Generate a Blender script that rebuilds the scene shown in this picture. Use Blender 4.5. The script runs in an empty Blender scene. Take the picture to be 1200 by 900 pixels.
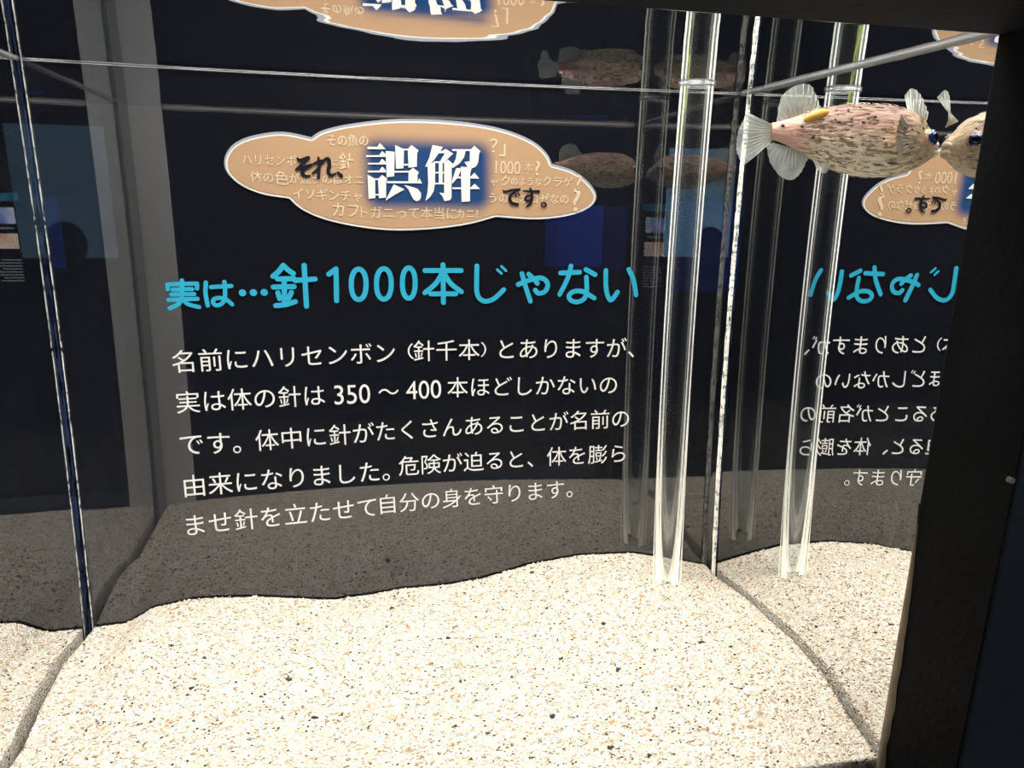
import bpy, bmesh, math, random
import numpy as np
from mathutils import Vector, Matrix, noise
from mathutils.geometry import delaunay_2d_cdt

random.seed(7)
SC = bpy.context.scene
COL = SC.collection

# ------------------------------------------------------------------ camera
CAM = np.array([-.0165, -.4294, .2755])
CR = np.array([.9788, -.2040, .0165]); CU = np.array([.0346, .2446, .9690]); CF = np.array([.2017, .9479, -.2465])
FPX = 843.3
cam_d = bpy.data.cameras.new('camera')
cam_d.sensor_fit = 'HORIZONTAL'; cam_d.sensor_width = 36; cam_d.lens = 36 * FPX / 1200
cam_d.clip_start = .01; cam_d.clip_end = 60
cam = bpy.data.objects.new('camera', cam_d); COL.objects.link(cam)
M = Matrix([[CR[i], CU[i], -CF[i], CAM[i]] for i in range(3)] + [[0, 0, 0, 1]])
cam.matrix_world = M
SC.camera = cam

# ------------------------------------------------------------------ light
W = bpy.data.worlds.new('world'); SC.world = W; W.use_nodes = True
W.node_tree.nodes['Background'].inputs[0].default_value = (.45, .6, .9, 1)
W.node_tree.nodes['Background'].inputs[1].default_value = .012

def area(name, loc, size, size_y, power, color, rot=(0, 0, 0)):
    d = bpy.data.lights.new(name, 'AREA'); d.shape = 'RECTANGLE'; d.size = size; d.size_y = size_y
    d.energy = power; d.color = color
    o = bpy.data.objects.new(name, d); COL.objects.link(o); o.location = loc; o.rotation_euler = rot
    return o
area('tank_lamp', (.02, -.13, .52), .30, .16, 2.85, (1, .965, .91))
area('post_fill', (.9, -1.9, 1.25), .8, .8, 42.0, (.75, .85, 1), (math.radians(58), 0, math.radians(24)))  # unseen fill added to lighten the black post's front face

SC.view_settings.view_transform = 'Standard'
SC.view_settings.look = 'None'
SC.view_settings.exposure = 0
SC.view_settings.gamma = 1
SC.view_settings.use_curve_mapping = False
SC.cycles.sample_clamp_indirect = 6
SC.cycles.max_bounces = 14
SC.cycles.glossy_bounces = 8
SC.cycles.transparent_max_bounces = 24
SC.cycles.transmission_bounces = 8

# ------------------------------------------------------------------ the tank's measures (metres)
YF = -.2187            # inner face of the front pane
XR, AR = .1804, .0283  # right pane at the back, its splay
XL, AL = -.157, -.0153
ZW = .3310             # water level
ZB = .03               # tank bottom
NW = 1.333
def xr(y): return XR - math.tan(AR) * y
def xl(y): return XL - math.tan(AL) * y

# surveying helpers: from a sighting on the photograph to the point on a known plane of the tank
def sight(px, py):
    d = CF * FPX + CR * (px - 600) - CU * (py - 450)
    return d / np.linalg.norm(d)
def wet(px, py):
    d = sight(px, py); Q = CAM + d * ((YF - CAM[1]) / d[1])
    w = np.array([d[0] / NW, 0, d[2] / NW]); w[1] = math.sqrt(1 - w @ w)
    return Q, w
def on_y(px, py, y=0.):
    Q, w = wet(px, py); return Q + w * ((y - Q[1]) / w[1])
def on_x(px, py, x):
    Q, w = wet(px, py); return Q + w * ((x - Q[0]) / w[0])
def dry(px, py, y):
    d = sight(px, py); return CAM + d * ((y - CAM[1]) / d[1])
def beyond(px, py, Y):      # a thing in the gallery seen mirrored in the back panel
    Q, w = wet(px, py); P = Q + w * (-2 * YF) / w[1]
    d = sight(px, py); S = P + d * ((-Y + YF) / d[1])
    return np.array([S[0], Y, S[2]])
def bp(px, py):             # 2D point on the back panel
    a = on_y(px, py); return (a[0], a[2])

# ------------------------------------------------------------------ materials
def mat(name):
    m = bpy.data.materials.new(name); m.use_nodes = True
    nt = m.node_tree; nt.nodes.clear()
    out = nt.nodes.new('ShaderNodeOutputMaterial')
    return m, nt, out
def nd(nt, t, **k):
    n = nt.nodes.new(t)
    for a, v in k.items():
        if a.startswith('i_'): n.inputs[a[2:].replace('_', ' ')].default_value = v
        else: setattr(n, a, v)
    return n
def pbr(name, col, rough=.5, nscale=None, var=.15, bump=0, spec=.5, metal=0, ior=1.5, bscale=None, trans=0, coat=0):
    m, nt, out = mat(name)
    b = nd(nt, 'ShaderNodeBsdfPrincipled')
    b.inputs['Roughness'].default_value = rough; b.inputs['Metallic'].default_value = metal
    b.inputs['IOR'].default_value = ior; b.inputs['Specular IOR Level'].default_value = spec
    b.inputs['Coat Weight'].default_value = coat
    tc = nd(nt, 'ShaderNodeTexCoord')
    n = nd(nt, 'ShaderNodeTexNoise'); n.inputs['Scale'].default_value = nscale or 40; n.inputs['Detail'].default_value = 4
    nt.links.new(tc.outputs['Object'], n.inputs['Vector'])
    mx = nd(nt, 'ShaderNodeMix', data_type='RGBA')
    c = tuple(col) + (1,)
    mx.inputs[6].default_value = tuple(v * (1 - var) for v in col) + (1,)
    mx.inputs[7].default_value = tuple(min(1, v * (1 + var)) for v in col) + (1,)
    nt.links.new(n.outputs['Fac'], mx.inputs[0]); nt.links.new(mx.outputs[2], b.inputs['Base Color'])
    if bump:
        bu = nd(nt, 'ShaderNodeBump'); bu.inputs['Strength'].default_value = bump; bu.inputs['Distance'].default_value = .001
        n2 = nd(nt, 'ShaderNodeTexNoise'); n2.inputs['Scale'].default_value = bscale or 300
        nt.links.new(tc.outputs['Object'], n2.inputs['Vector'])
        nt.links.new(n2.outputs['Fac'], bu.inputs['Height']); nt.links.new(bu.outputs[0], b.inputs['Normal'])
    nt.links.new(b.outputs[0], out.inputs[0])
    return m
def tir_mat(name, bump=0, scale=(60, 60, 60), tint=(.86, .87, .87), rough=0., dist=.0004):
    """water inside meets air outside: clear when seen straight on, a mirror past the critical angle"""
    m, nt, out = mat(name)
    fr = nd(nt, 'ShaderNodeFresnel'); fr.inputs['IOR'].default_value = 1 / NW
    tr = nd(nt, 'ShaderNodeBsdfTransparent'); gl = nd(nt, 'ShaderNodeBsdfGlossy')
    gl.inputs['Color'].default_value = tint + (1,); gl.inputs['Roughness'].default_value = rough
    mx = nd(nt, 'ShaderNodeMixShader')
    nt.links.new(fr.outputs[0], mx.inputs[0]); nt.links.new(tr.outputs[0], mx.inputs[1]); nt.links.new(gl.outputs[0], mx.inputs[2])
    if bump:
        tc = nd(nt, 'ShaderNodeTexCoord'); mp = nd(nt, 'ShaderNodeMapping'); mp.inputs['Scale'].default_value = scale
        n = nd(nt, 'ShaderNodeTexNoise'); n.inputs['Scale'].default_value = 1; n.inputs['Detail'].default_value = 2
        bu = nd(nt, 'ShaderNodeBump'); bu.inputs['Strength'].default_value = bump; bu.inputs['Distance'].default_value = dist
        nt.links.new(tc.outputs['Object'], mp.inputs['Vector']); nt.links.new(mp.outputs[0], n.inputs['Vector'])
        nt.links.new(n.outputs['Fac'], bu.inputs['Height']); nt.links.new(bu.outputs[0], gl.inputs['Normal'])
    nt.links.new(mx.outputs[0], out.inputs[0])
    return m
def clear_mat(name, refl=.04, edge=.35):
    m, nt, out = mat(name)
    lw = nd(nt, 'ShaderNodeLayerWeight'); lw.inputs['Blend'].default_value = .3
    mr = nd(nt, 'ShaderNodeMapRange'); mr.inputs[3].default_value = refl; mr.inputs[4].default_value = edge
    nt.links.new(lw.outputs['Facing'], mr.inputs[0])
    tr = nd(nt, 'ShaderNodeBsdfTransparent'); gl = nd(nt, 'ShaderNodeBsdfGlossy'); gl.inputs['Roughness'].default_value = .02
    mx = nd(nt, 'ShaderNodeMixShader')
    nt.links.new(mr.outputs[0], mx.inputs[0]); nt.links.new(tr.outputs[0], mx.inputs[1]); nt.links.new(gl.outputs[0], mx.inputs[2])
    nt.links.new(mx.outputs[0], out.inputs[0])
    return m
def emit_mat(name, c0, c1, strength, scale=3.):
    m, nt, out = mat(name)
    tc = nd(nt, 'ShaderNodeTexCoord'); n = nd(nt, 'ShaderNodeTexNoise'); n.inputs['Scale'].default_value = scale
    cr = nd(nt, 'ShaderNodeValToRGB'); cr.color_ramp.elements[0].position = .35; cr.color_ramp.elements[1].position = .65
    cr.color_ramp.elements[0].color = c0 + (1,); cr.color_ramp.elements[1].color = c1 + (1,)
    e = nd(nt, 'ShaderNodeEmission'); e.inputs['Strength'].default_value = strength
    nt.links.new(tc.outputs['Object'], n.inputs['Vector']); nt.links.new(n.outputs['Fac'], cr.inputs[0])
    nt.links.new(cr.outputs[0], e.inputs['Color']); nt.links.new(e.outputs[0], out.inputs[0])
    return m

m_black = pbr('black_plastic_frame', (.007, .008, .0095), .75, 30, .4, .25, spec=.12)
m_tan = pbr('aged_sealant', (.30, .23, .15), .6, 200, .4, .5)
m_panel, nt, out = mat('black_gloss_panel')
b = nd(nt, 'ShaderNodeBsdfPrincipled'); b.inputs['Base Color'].default_value = (.0085, .0095, .0135, 1)
b.inputs['Roughness'].default_value = .0; b.inputs['IOR'].default_value = 2.0
nt.links.new(b.outputs[0], out.inputs[0])
m_side = tir_mat('water_against_side_pane', .12, (30, 30, 2), dist=.0002)
m_surf = tir_mat('water_surface', .10, (22, 26, 30), tint=(.86, .88, .9), rough=.015, dist=.0011)
m_clear = clear_mat('clear_acrylic', .01, .2)
m_front, nt, out = mat('water_behind_front_pane')
g = nd(nt, 'ShaderNodeBsdfGlass'); g.inputs['IOR'].default_value = NW; g.inputs['Roughness'].default_value = 0
nt.links.new(g.outputs[0], out.inputs[0])

def seam_mat(name, c, dens, zscale):
    m, nt, out = mat(name)
    tc = nd(nt, 'ShaderNodeTexCoord'); mp = nd(nt, 'ShaderNodeMapping'); mp.inputs['Scale'].default_value = (900, 900, zscale)
    n = nd(nt, 'ShaderNodeTexNoise'); n.inputs['Scale'].default_value = 1; n.inputs['Detail'].default_value = 3
    cr = nd(nt, 'ShaderNodeValToRGB'); cr.color_ramp.elements[0].position = dens - .07; cr.color_ramp.elements[1].position = dens + .07
    d = nd(nt, 'ShaderNodeBsdfDiffuse'); d.inputs[0].default_value = c + (1,)
    t = nd(nt, 'ShaderNodeBsdfTranslucent'); t.inputs[0].default_value = c + (1,)
    ad = nd(nt, 'ShaderNodeAddShader'); tr = nd(nt, 'ShaderNodeBsdfTransparent'); tr.inputs[0].default_value = (.5, .55, .6, 1)
    mx = nd(nt, 'ShaderNodeMixShader')
    nt.links.new(tc.outputs['Object'], mp.inputs[0]); nt.links.new(mp.outputs[0], n.inputs['Vector']); nt.links.new(n.outputs['Fac'], cr.inputs[0])
    nt.links.new(d.outputs[0], ad.inputs[0]); nt.links.new(t.outputs[0], ad.inputs[1])
    nt.links.new(cr.outputs[0], mx.inputs[0]); nt.links.new(tr.outputs[0], mx.inputs[1]); nt.links.new(ad.outputs[0], mx.inputs[2])
    nt.links.new(mx.outputs[0], out.inputs[0])
    return m
m_seam = seam_mat('glue_seam', (.98, .96, .90), .46, 420)
m_seam_b = seam_mat('blue_glue_seam', (.02, .03, .065), .5, 90)
m_seam_d = seam_mat('dull_glue_seam', (.5, .5, .48), .44, 300)
m_strip = pbr('pale_corner_strip', (.86, .88, .88), .5, 12, .12)
m_menis, nt, out = mat('meniscus')
d = nd(nt, 'ShaderNodeBsdfDiffuse'); d.inputs[0].default_value = (.45, .45, .46, 1)
t = nd(nt, 'ShaderNodeBsdfTransparent'); g2 = nd(nt, 'ShaderNodeBsdfGlossy'); g2.inputs['Roughness'].default_value = .12
a = nd(nt, 'ShaderNodeMixShader'); a.inputs[0].default_value = .5; c = nd(nt, 'ShaderNodeMixShader'); c.inputs[0].default_value = .72
nt.links.new(d.outputs[0], a.inputs[1]); nt.links.new(g2.outputs[0], a.inputs[2]); nt.links.new(t.outputs[0], c.inputs[1]); nt.links.new(a.outputs[0], c.inputs[2])
nt.links.new(c.outputs[0], out.inputs[0])

def ink(name, col): return pbr(name, col, .6, 20, .02, spec=.2)
m_white = ink('white_print', (.78, .76, .72))
m_cyan = ink('cyan_print', (.025, .36, .53))
m_silver = ink('silver_edge_print', (.32, .34, .38))
m_cream = ink('cream_print', (.66, .53, .36))
m_inkb = ink('near_black_print', (.006, .006, .014))

# ------------------------------------------------------------------ object helpers
def wloc(o):
    v = Vector((0, 0, 0))
    while o: v += o.location; o = o.parent
    return v
def thing(name, loc, label, cat, group=None, kind=None):
    o = bpy.data.objects.new(name, None); COL.objects.link(o); o.location = loc
    o.empty_display_size = .02
    return tag(o, label, cat, group, kind)
def tag(o, label=None, cat=None, group=None, kind=None):
    if label: o['label'] = label
    if cat: o['category'] = cat
    if group: o['group'] = group
    if kind: o['kind'] = kind
    return o
def mesh(name, V, F, mats, parent=None, smooth=False, label=None, kind=None, mi=None, origin=None):
    me = bpy.data.meshes.new(name)
    base = wloc(parent) if parent else Vector((0, 0, 0))
    org = Vector(origin) if origin is not None else base
    me.from_pydata([Vector(v) - org for v in V], [], F)
    if not isinstance(mats, (list, tuple)): mats = [mats]
    for m in mats: me.materials.append(m)
    if mi: me.polygons.foreach_set('material_index', mi)
    if smooth: me.polygons.foreach_set('use_smooth', [True] * len(me.polygons))
    me.update()
    o = bpy.data.objects.new(name, me); COL.objects.link(o)
    if parent: o.parent = parent
    o.location = org - base
    if label: o['label'] = label
    if kind: o['kind'] = kind
    return o
def hexa(P):   # 8 corner points: bottom ring 0-3, top ring 4-7
    return list(P), [(3, 2, 1, 0), (4, 5, 6, 7), (0, 1, 5, 4), (1, 2, 6, 5), (2, 3, 7, 6), (3, 0, 4, 7)]
def boxv(a, b):
    (x0, y0, z0), (x1, y1, z1) = a, b
    return hexa([(x0, y0, z0), (x1, y0, z0), (x1, y1, z0), (x0, y1, z0), (x0, y0, z1), (x1, y0, z1), (x1, y1, z1), (x0, y1, z1)])
def bevel(o, w, seg=2):
    md = o.modifiers.new('bevel', 'BEVEL'); md.width = w; md.segments = seg; md.limit_method = 'ANGLE'
    return o
def tube(pts, rad, n=10, cap=True):
    V = []; F = []
    pts = [Vector(p) for p in pts]
    rads = rad if isinstance(rad, (list, tuple)) else [rad] * len(pts)
    up = Vector((0, 0, 1))
    for i, p in enumerate(pts):
        t = (pts[min(i + 1, len(pts) - 1)] - pts[max(i - 1, 0)]).normalized()
        a = t.cross(up if abs(t.z) < .9 else Vector((0, 1, 0))).normalized(); b_ = t.cross(a)
        for k in range(n):
            th = 2 * math.pi * k / n
            V.append(p + (a * math.cos(th) + b_ * math.sin(th)) * rads[i])
    for i in range(len(pts) - 1):
        for k in range(n):
            F.append((i * n + k, i * n + (k + 1) % n, (i + 1) * n + (k + 1) % n, (i + 1) * n + k))
    if cap:
        F.append(tuple(range(n))[::-1]); F.append(tuple(range((len(pts) - 1) * n, len(pts) * n)))
    return V, F
def joinvf(parts):
    V = []; F = []
    for v, f in parts:
        o = len(V); V += list(v); F += [tuple(i + o for i in q) for q in f]
    return V, F

# ------------------------------------------------------------------ the gallery around the tank
ZF = -1.45
def struct(name, a, b_, m):
    return tag(mesh(name, *boxv(a, b_), m), kind='structure')
m_room = pbr('dark_gallery_paint', (.016, .018, .022), .8, 3, .2)
m_floor = pbr('dark_gallery_floor', (.02, .02, .022), .5, 5, .3)
struct('floor', (-3.2, -7, ZF - .1), (3.6, 1.2, ZF), m_floor)
struct('ceiling', (-3.2, -7, 1.6), (3.6, 1.2, 1.7), m_room)
struct('wall_rear', (-3.2, -7.1, ZF), (3.6, -7, 1.6), m_room)
struct('wall_left', (-3.3, -7, ZF), (-3.2, 1.2, 1.6), m_room)
struct('wall_right', (3.6, -7, ZF), (3.7, 1.2, 1.6), m_room)
struct('wall_far', (-3.2, 1.2, ZF), (3.6, 1.3, 1.6), m_room)

# ------------------------------------------------------------------ the tank
tank = thing('aquarium_tank', (0, YF / 2, -.02), 'clear acrylic aquarium tank with black outer frame, holding the fish and sand', 'aquarium')
ZT = .40
T = .008
def pane(name, P, m_in, inner_face, m_out=m_clear):
    V, F = hexa(P)
    return mesh(name, V, F, [m_in, m_out], tank, mi=[0 if i == inner_face else 1 for i in range(6)])
# side panes: corner order so that the inner face normal looks into the water
xf, x0 = xr(YF), xr(0)
pane('side_pane', [(xf, YF, ZB), (xf + T, YF, ZB), (x0 + T, 0, ZB), (x0, 0, ZB), (xf, YF, ZT), (xf + T, YF, ZT), (x0 + T, 0, ZT), (x0, 0, ZT)], m_side, 5)
lf, l0 = xl(YF), xl(0)
pane('side_pane', [(lf - T, YF, ZB), (lf, YF, ZB), (l0, 0, ZB), (l0 - T, 0, ZB), (lf - T, YF, ZT), (lf, YF, ZT), (l0, 0, ZT), (l0 - T, 0, ZT)], m_side, 3)
# front pane: its inner face carries the step from water to air
V, F = boxv((lf - T, YF - .004, ZB), (xf + T, YF, .56))  # carried up out of view to keep the tank lamp off the post
o = mesh('front_pane', [tuple(v) for v in V], F[:2] + [F[2], F[3], (7, 6, 2, 3)[::-1], F[5]], [m_front, m_clear], tank, mi=[1, 1, 1, 1, 0, 1])
bottom = mesh('bottom_pane', *boxv((lf - T, YF - .004, -.02), (xf + T, .006, ZB)), m_black, tank)
# frame
PY0, PY1 = YF - .004, YF - .040
PX = dry(1105, 420, PY0)[0]
bevel(mesh('frame_post', *boxv((PX, PY1, -.02), (PX + .14, PY0, .56)), m_black, tank), .0012)
BZ = dry(900, 21, PY0)[2]
bevel(mesh('frame_beam', *boxv((-.30, PY1 + .0005, BZ), (PX + .001, PY0, .56)), m_black, tank), .0008)  # unseen upper part raised with the pane to screen the tank lamp
RZ = dry(1015, 897, PY0)[2] - .0015
bevel(mesh('frame_rail', *boxv((-.30, PY1 + .0005, -.02), (PX + .001, PY0, RZ)), m_black, tank), .001)
# smear of old sealant down the post's inner edge
V = []; F = []
N = 40
for i in range(N + 1):
    z = RZ + (.172 - RZ) * i / N
    w_ = .0021 * (1 - (i / N) ** 3) * (1 + .25 * noise.noise(Vector((i * .31, 0, 0))))
    for k in range(5):
        th = math.pi / 2 * k / 4
        V.append((PX - .0006 * math.sin(math.pi * k / 4) - .0003, PY0 - w_ * (k / 4) * 2.0 - .001, z))
for i in range(N):
    for k in range(4):
        a0 = i * 5 + k; F.append((a0, a0 + 1, a0 + 6, a0 + 5))
mesh('sealant', V, F, m_tan, tank, True, 'tan sealant along the foot of the black post')
# screw on the post
p = dry(1183, 562, PY1)
V, F = tube([(p[0], PY1 - .0012, p[2]), (p[0], PY1 + .0005, p[2])], .0009, 14)
mesh('screw', V, F, pbr('screw_metal', (.25, .24, .22), .4, metal=.8), tank, label='small screw head set in the black post')
# rounded corner block where beam and post meet
V, F = tube([(PX + .014, PY1 - .0008, BZ - .006), (PX + .014, PY0, BZ - .006)], .010, 24)
# glued seams in the back corners
def seam(name, xa, ya, r, m, z0=.055, z1=ZT, wob=.0002, n=7):
    P = []; R_ = []
    for i in range(90):
        z = z0 + (z1 - z0) * i / 89
        P.append((xa + wob * noise.noise(Vector((z * 60, r * 1e4, 0))), ya, z)); R_.append(r * (1 + .35 * noise.noise(Vector((z * 140, 3, r * 1e4)))))
    return mesh(name, *tube(P, R_, n), m, tank, True)
ysm = on_x(866, 270, XR)[1]
seam('corner_seam', xr(-.008) - .0006, -.0085, .0008, m_seam)
seam('corner_seam', xr(-.012) - .0002, -.0125, .0004, m_seam_b)
seam('corner_seam', l0 + .0019, -.0010, .0003, m_seam_d)
seam('corner_seam', l0 + .0004, -.0014, .0006, m_seam_b)
# pale strips glued up the front corners
mesh('corner_strip', *boxv((lf + .0005, YF + .0005, ZB), (lf + .0215, YF + .003, ZT)), m_strip, tank, label='pale strip up the front corner, seen mirrored')
mesh('corner_strip', *boxv((lf + .0005, YF + .004, ZB), (lf + .002, YF + .030, ZT)), pbr('grey_corner_strip', (.30, .31, .31), .5), tank)

plinth = tag(bevel(mesh('tank_plinth', *boxv((-.34, -.30, ZF), (.50, .10, -.0205)), pbr('black_plinth_paint', (.01, .01, .012), .5), origin=(.08, -.1, ZF)), .004),
             'black plinth under the aquarium, below the frame', 'plinth')

# ------------------------------------------------------------------ printed back panel
panel = thing('display_panel', (.01, .003, ZB), 'glossy black back panel printed with cyan and white Japanese text', 'sign')
mesh('panel_board', *boxv((l0 - T, 0, ZB), (x0 + T, .006, ZT + .02)), m_panel, panel)

def flat(name, polys, m, depth, parent, label=None, kind=None):
    """polygons [(x,z),...] printed on the panel at a depth of some tenths of a millimetre"""
    V = []; F = []
    for P in polys:
        ar = sum(P[i][0] * P[(i + 1) % len(P)][1] - P[(i + 1) % len(P)][0] * P[i][1] for i in range(len(P)))
        if ar < 0: P = P[::-1]
        o_ = len(V); V += [(x, -depth, z) for x, z in P]; F.append(tuple(range(o_, o_ + len(P))))
    o = mesh(name, V, F, m, parent, label=label, kind=kind)
    bm = bmesh.new(); bm.from_mesh(o.data); bmesh.ops.triangulate(bm, faces=bm.faces[:]); bm.to_mesh(o.data); bm.free()
    return o

_tc = {}
def glyphs(s, bold=0.):
    """filled outline of a text run in em units: verts, faces, outline edges"""
    if (s, bold) in _tc: return _tc[(s, bold)]
    cu = bpy.data.curves.new('tmp', 'FONT'); cu.body = s; cu.resolution_u = 4; cu.offset = bold; cu.fill_mode = 'FRONT'
    ob = bpy.data.objects.new('tmp', cu); COL.objects.link(ob)
    dg = bpy.context.evaluated_depsgraph_get(); dg.update()
    me = bpy.data.meshes.new_from_object(ob.evaluated_get(dg))
    bm = bmesh.new(); bm.from_mesh(me)
    bmesh.ops.remove_doubles(bm, verts=bm.verts[:], dist=1e-5)
    V = [(v.co.x, v.co.y) for v in bm.verts]; F = [tuple(v.index for v in f.verts) for f in bm.faces]
    E_ = [(e.verts[0].index, e.verts[1].index) for e in bm.edges if len(e.link_faces) == 1]
    bm.free(); bpy.data.objects.remove(ob); bpy.data.curves.remove(cu); bpy.data.meshes.remove(me)
    _tc[(s, bold)] = (V, F, E_); return _tc[(s, bold)]
def run(s, p0, p1, sy=1., bold=0., em=.38):
    """text run whose ink spans from sighting p0 to sighting p1 (mid height of the em) on the back panel"""
    V, F, E_ = glyphs(s, min(bold * .5, .011))
    xs = [v[0] for v in V]; xa, xb = min(xs), max(xs)
    a_, b_ = np.array(bp(*p0)), np.array(bp(*p1))
    ex = b_ - a_; sc = np.linalg.norm(ex) / (xb - xa); ex /= np.linalg.norm(ex); ez = np.array([-ex[1], ex[0]])
    P = [a_ + ex * (x - xa) * sc + ez * (y - em) * sc * sy for x, y in V]
    VV = [(q[0], q[1]) for q in P]; FF = list(F)
    return VV, FF
def printed(name, runs, m, depth, parent, label=None, union=False):
    # union of the overlapping pieces, run by run, so that the print is one clean film
    out = []
    for V, F in runs:
        if not union: out.append((V, F)); continue
        ks = 1000.
        FF = []
        for f in F:
            ar = sum(V[f[i]][0] * V[f[(i + 1) % len(f)]][1] - V[f[(i + 1) % len(f)]][0] * V[f[i]][1] for i in range(len(f)))
            if abs(ar) > 1e-12: FF.append(tuple(f) if ar > 0 else tuple(f)[::-1])
        r_ = delaunay_2d_cdt([Vector((x * ks, z * ks)) for x, z in V], [], FF, 0, 1e-4)
        tri = [tuple(t) for t, o_ in zip(r_[2], r_[5]) if o_]
        out.append(([(v.x / ks, v.y / ks) for v in r_[0]], tri))
    V, F = joinvf(out)
    return mesh(name, [(x, -depth, z) for x, z in V], F, m, parent, label=label)
def Z(ox, oy, s): return lambda x, y: (ox + x * s, oy + y * s)
A = Z(180, 290, 580 / 1200)
def R1(s, x0_, y0_, x1_, y1_, fr, **k): return run(s, fr(x0_, y0_), fr(x1_, y1_), **k)

TXT = 'white Japanese body text, %s row'
bw = 0
printed('text_line', [R1('名前にハリセンボン', 45, 277, 585, 254, A, bold=bw), R1('（', 616, 252, 630, 251, A, sy=.75, bold=bw),
                      R1('針千本', 630, 251, 790, 247, A, bold=bw), R1('）', 793, 247, 806, 247, A, sy=.75, bold=bw), R1('とありますが、', 838, 246, 1165, 243, A, bold=bw)], m_white, .0006, panel, TXT % 'first')
printed('text_line', [R1('実は体の針は', 55, 376, 415, 357, A, bold=bw), R1('350', 438, 356, 525, 352, A, sy=1.12, bold=bw, em=.365), R1('〜', 545, 350, 594, 348, A, bold=bw),
                      R1('400', 612, 345, 697, 341, A, sy=1.12, bold=bw, em=.365), R1('本ほどしかないの', 712, 339, 1123, 332, A, bold=bw)], m_white, .0006, panel, TXT % 'second')
printed('text_line', [R1('です。', 64, 477, 212, 472, A, bold=bw), R1('体中に針が', 247, 468, 535, 448, A, bold=bw), R1('たくさんあることが名前の', 540, 446, 1152, 413, A, bold=bw)], m_white, .0006, panel, TXT % 'third')
printed('text_line', [R1('由来になりました。', 74, 579, 572, 540, A, bold=bw), R1('危険が迫ると、', 594, 530, 920, 510, A, bold=bw), R1('体を膨ら', 953, 507, 1143, 498, A, bold=bw)], m_white, .0006, panel, TXT % 'fourth')
printed('text_line', [R1('ませ針を立たせて', 80, 674, 540, 627, A, bold=bw), R1('自分の身を守ります。', 549, 623, 1015, 583, A, bold=bw)], m_white, .0006, panel, TXT % 'last')

# heading in rounded strokes
def stroke(pts, w):
    """closed round-ended ribbon along 2D points, as separate convex pieces"""
    V = []; F = []
    P = [np.array(q) for q in pts]
    for i in range(len(P) - 1):
        d = P[i + 1] - P[i]; L = np.linalg.norm(d)
        if L < 1e-9: continue
        n_ = np.array([-d[1], d[0]]) / L * w / 2; o_ = len(V)
        V += [tuple(P[i] + n_), tuple(P[i] - n_), tuple(P[i + 1] - n_), tuple(P[i + 1] + n_)]; F.append((o_, o_ + 1, o_ + 2, o_ + 3))
    for q in P:
        o_ = len(V); V += [(q[0] + w / 2 * math.cos(2 * math.pi * k / 16), q[1] + w / 2 * math.sin(2 * math.pi * k / 16)) for k in range(16)]
        F.append(tuple(range(o_, o_ + 16)))
    return V, F
def smooth2(P, n=6):
    if len(P) < 3: return P
    out = []
    Q = [P[0]] + list(P) + [P[-1]]
    for i in range(1, len(Q) - 2):
        p0, p1, p2, p3 = [np.array(q, float) for q in Q[i - 1:i + 3]]
        for k in range(n):
            t = k / n
            out.append(tuple(.5 * ((2 * p1) + (-p0 + p2) * t + (2 * p0 - 5 * p1 + 4 * p2 - p3) * t * t + (-p0 + 3 * p1 - 3 * p2 + p3) * t ** 3)))
    out.append(tuple(P[-1])); return out
H1 = Z(190, 300, 290 / 1200); H2 = Z(470, 300, 290 / 1200)
def strokes(fr, lst, w):
    res = []
    for P in lst:
        sm = P[0] == 's'
        if sm: P = P[1:]
        pp = smooth2(P) if sm else P
        res.append(stroke([bp(*fr(*q)) for q in pp], w))
    return res
PXM = np.linalg.norm(np.array(bp(401, 335)) - np.array(bp(400, 335)))   # metres per photograph pixel on the panel
wa, wb = 20 * .2417 * PXM, 25 * .2417 * PXM
el = lambda cx, cy, rx, ry: [(cx + rx * math.cos(2 * math.pi * k / 28), cy + ry * (abs(math.sin(2 * math.pi * k / 28)) ** .85) * (1 if math.sin(2 * math.pi * k / 28) >= 0 else -1)) for k in range(29)]
small = strokes(H1, [
    [(97, 118), (97, 135)], [(28, 160), (28, 137), (170, 133), (170, 157)], [(52, 162), (146, 160)], [(46, 186), (156, 184)], [(32, 212), (172, 207)],
    [(97, 140), (97, 200)], ['s', (97, 205), (80, 232), (38, 253)], ['s', (97, 205), (125, 232), (180, 247)],
    ['s', (213, 128), (211, 180), (222, 240)], [(238, 150), (336, 145)],
    ['s', (303, 125), (306, 170), (303, 212), (285, 234), (262, 238), (247, 224), (256, 207), (283, 203), (315, 213), (340, 234)]], wa)
dots = strokes(H1, [[(390, 178), (390.5, 178)], [(443, 177), (443.5, 177)], [(495, 176), (495.5, 176)]], 34 * .2417 * PXM)
big = strokes(H1, [
    ['s', (588, 45), (565, 75), (538, 98)], ['s', (588, 45), (612, 68), (636, 84)], [(560, 111), (640, 109)], [(540, 150), (640, 148)], [(592, 112), (594, 230)],
    [(562, 178), (570, 206)], [(627, 176), (613, 205)], [(552, 240), (598, 236), (646, 221)], [(645, 118), (742, 111)], [(689, 45), (700, 243)],
    [(808, 88), (843, 62), (846, 216)], el(953, 137, 36, 74), el(1075, 135, 36, 74)], wb)
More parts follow.
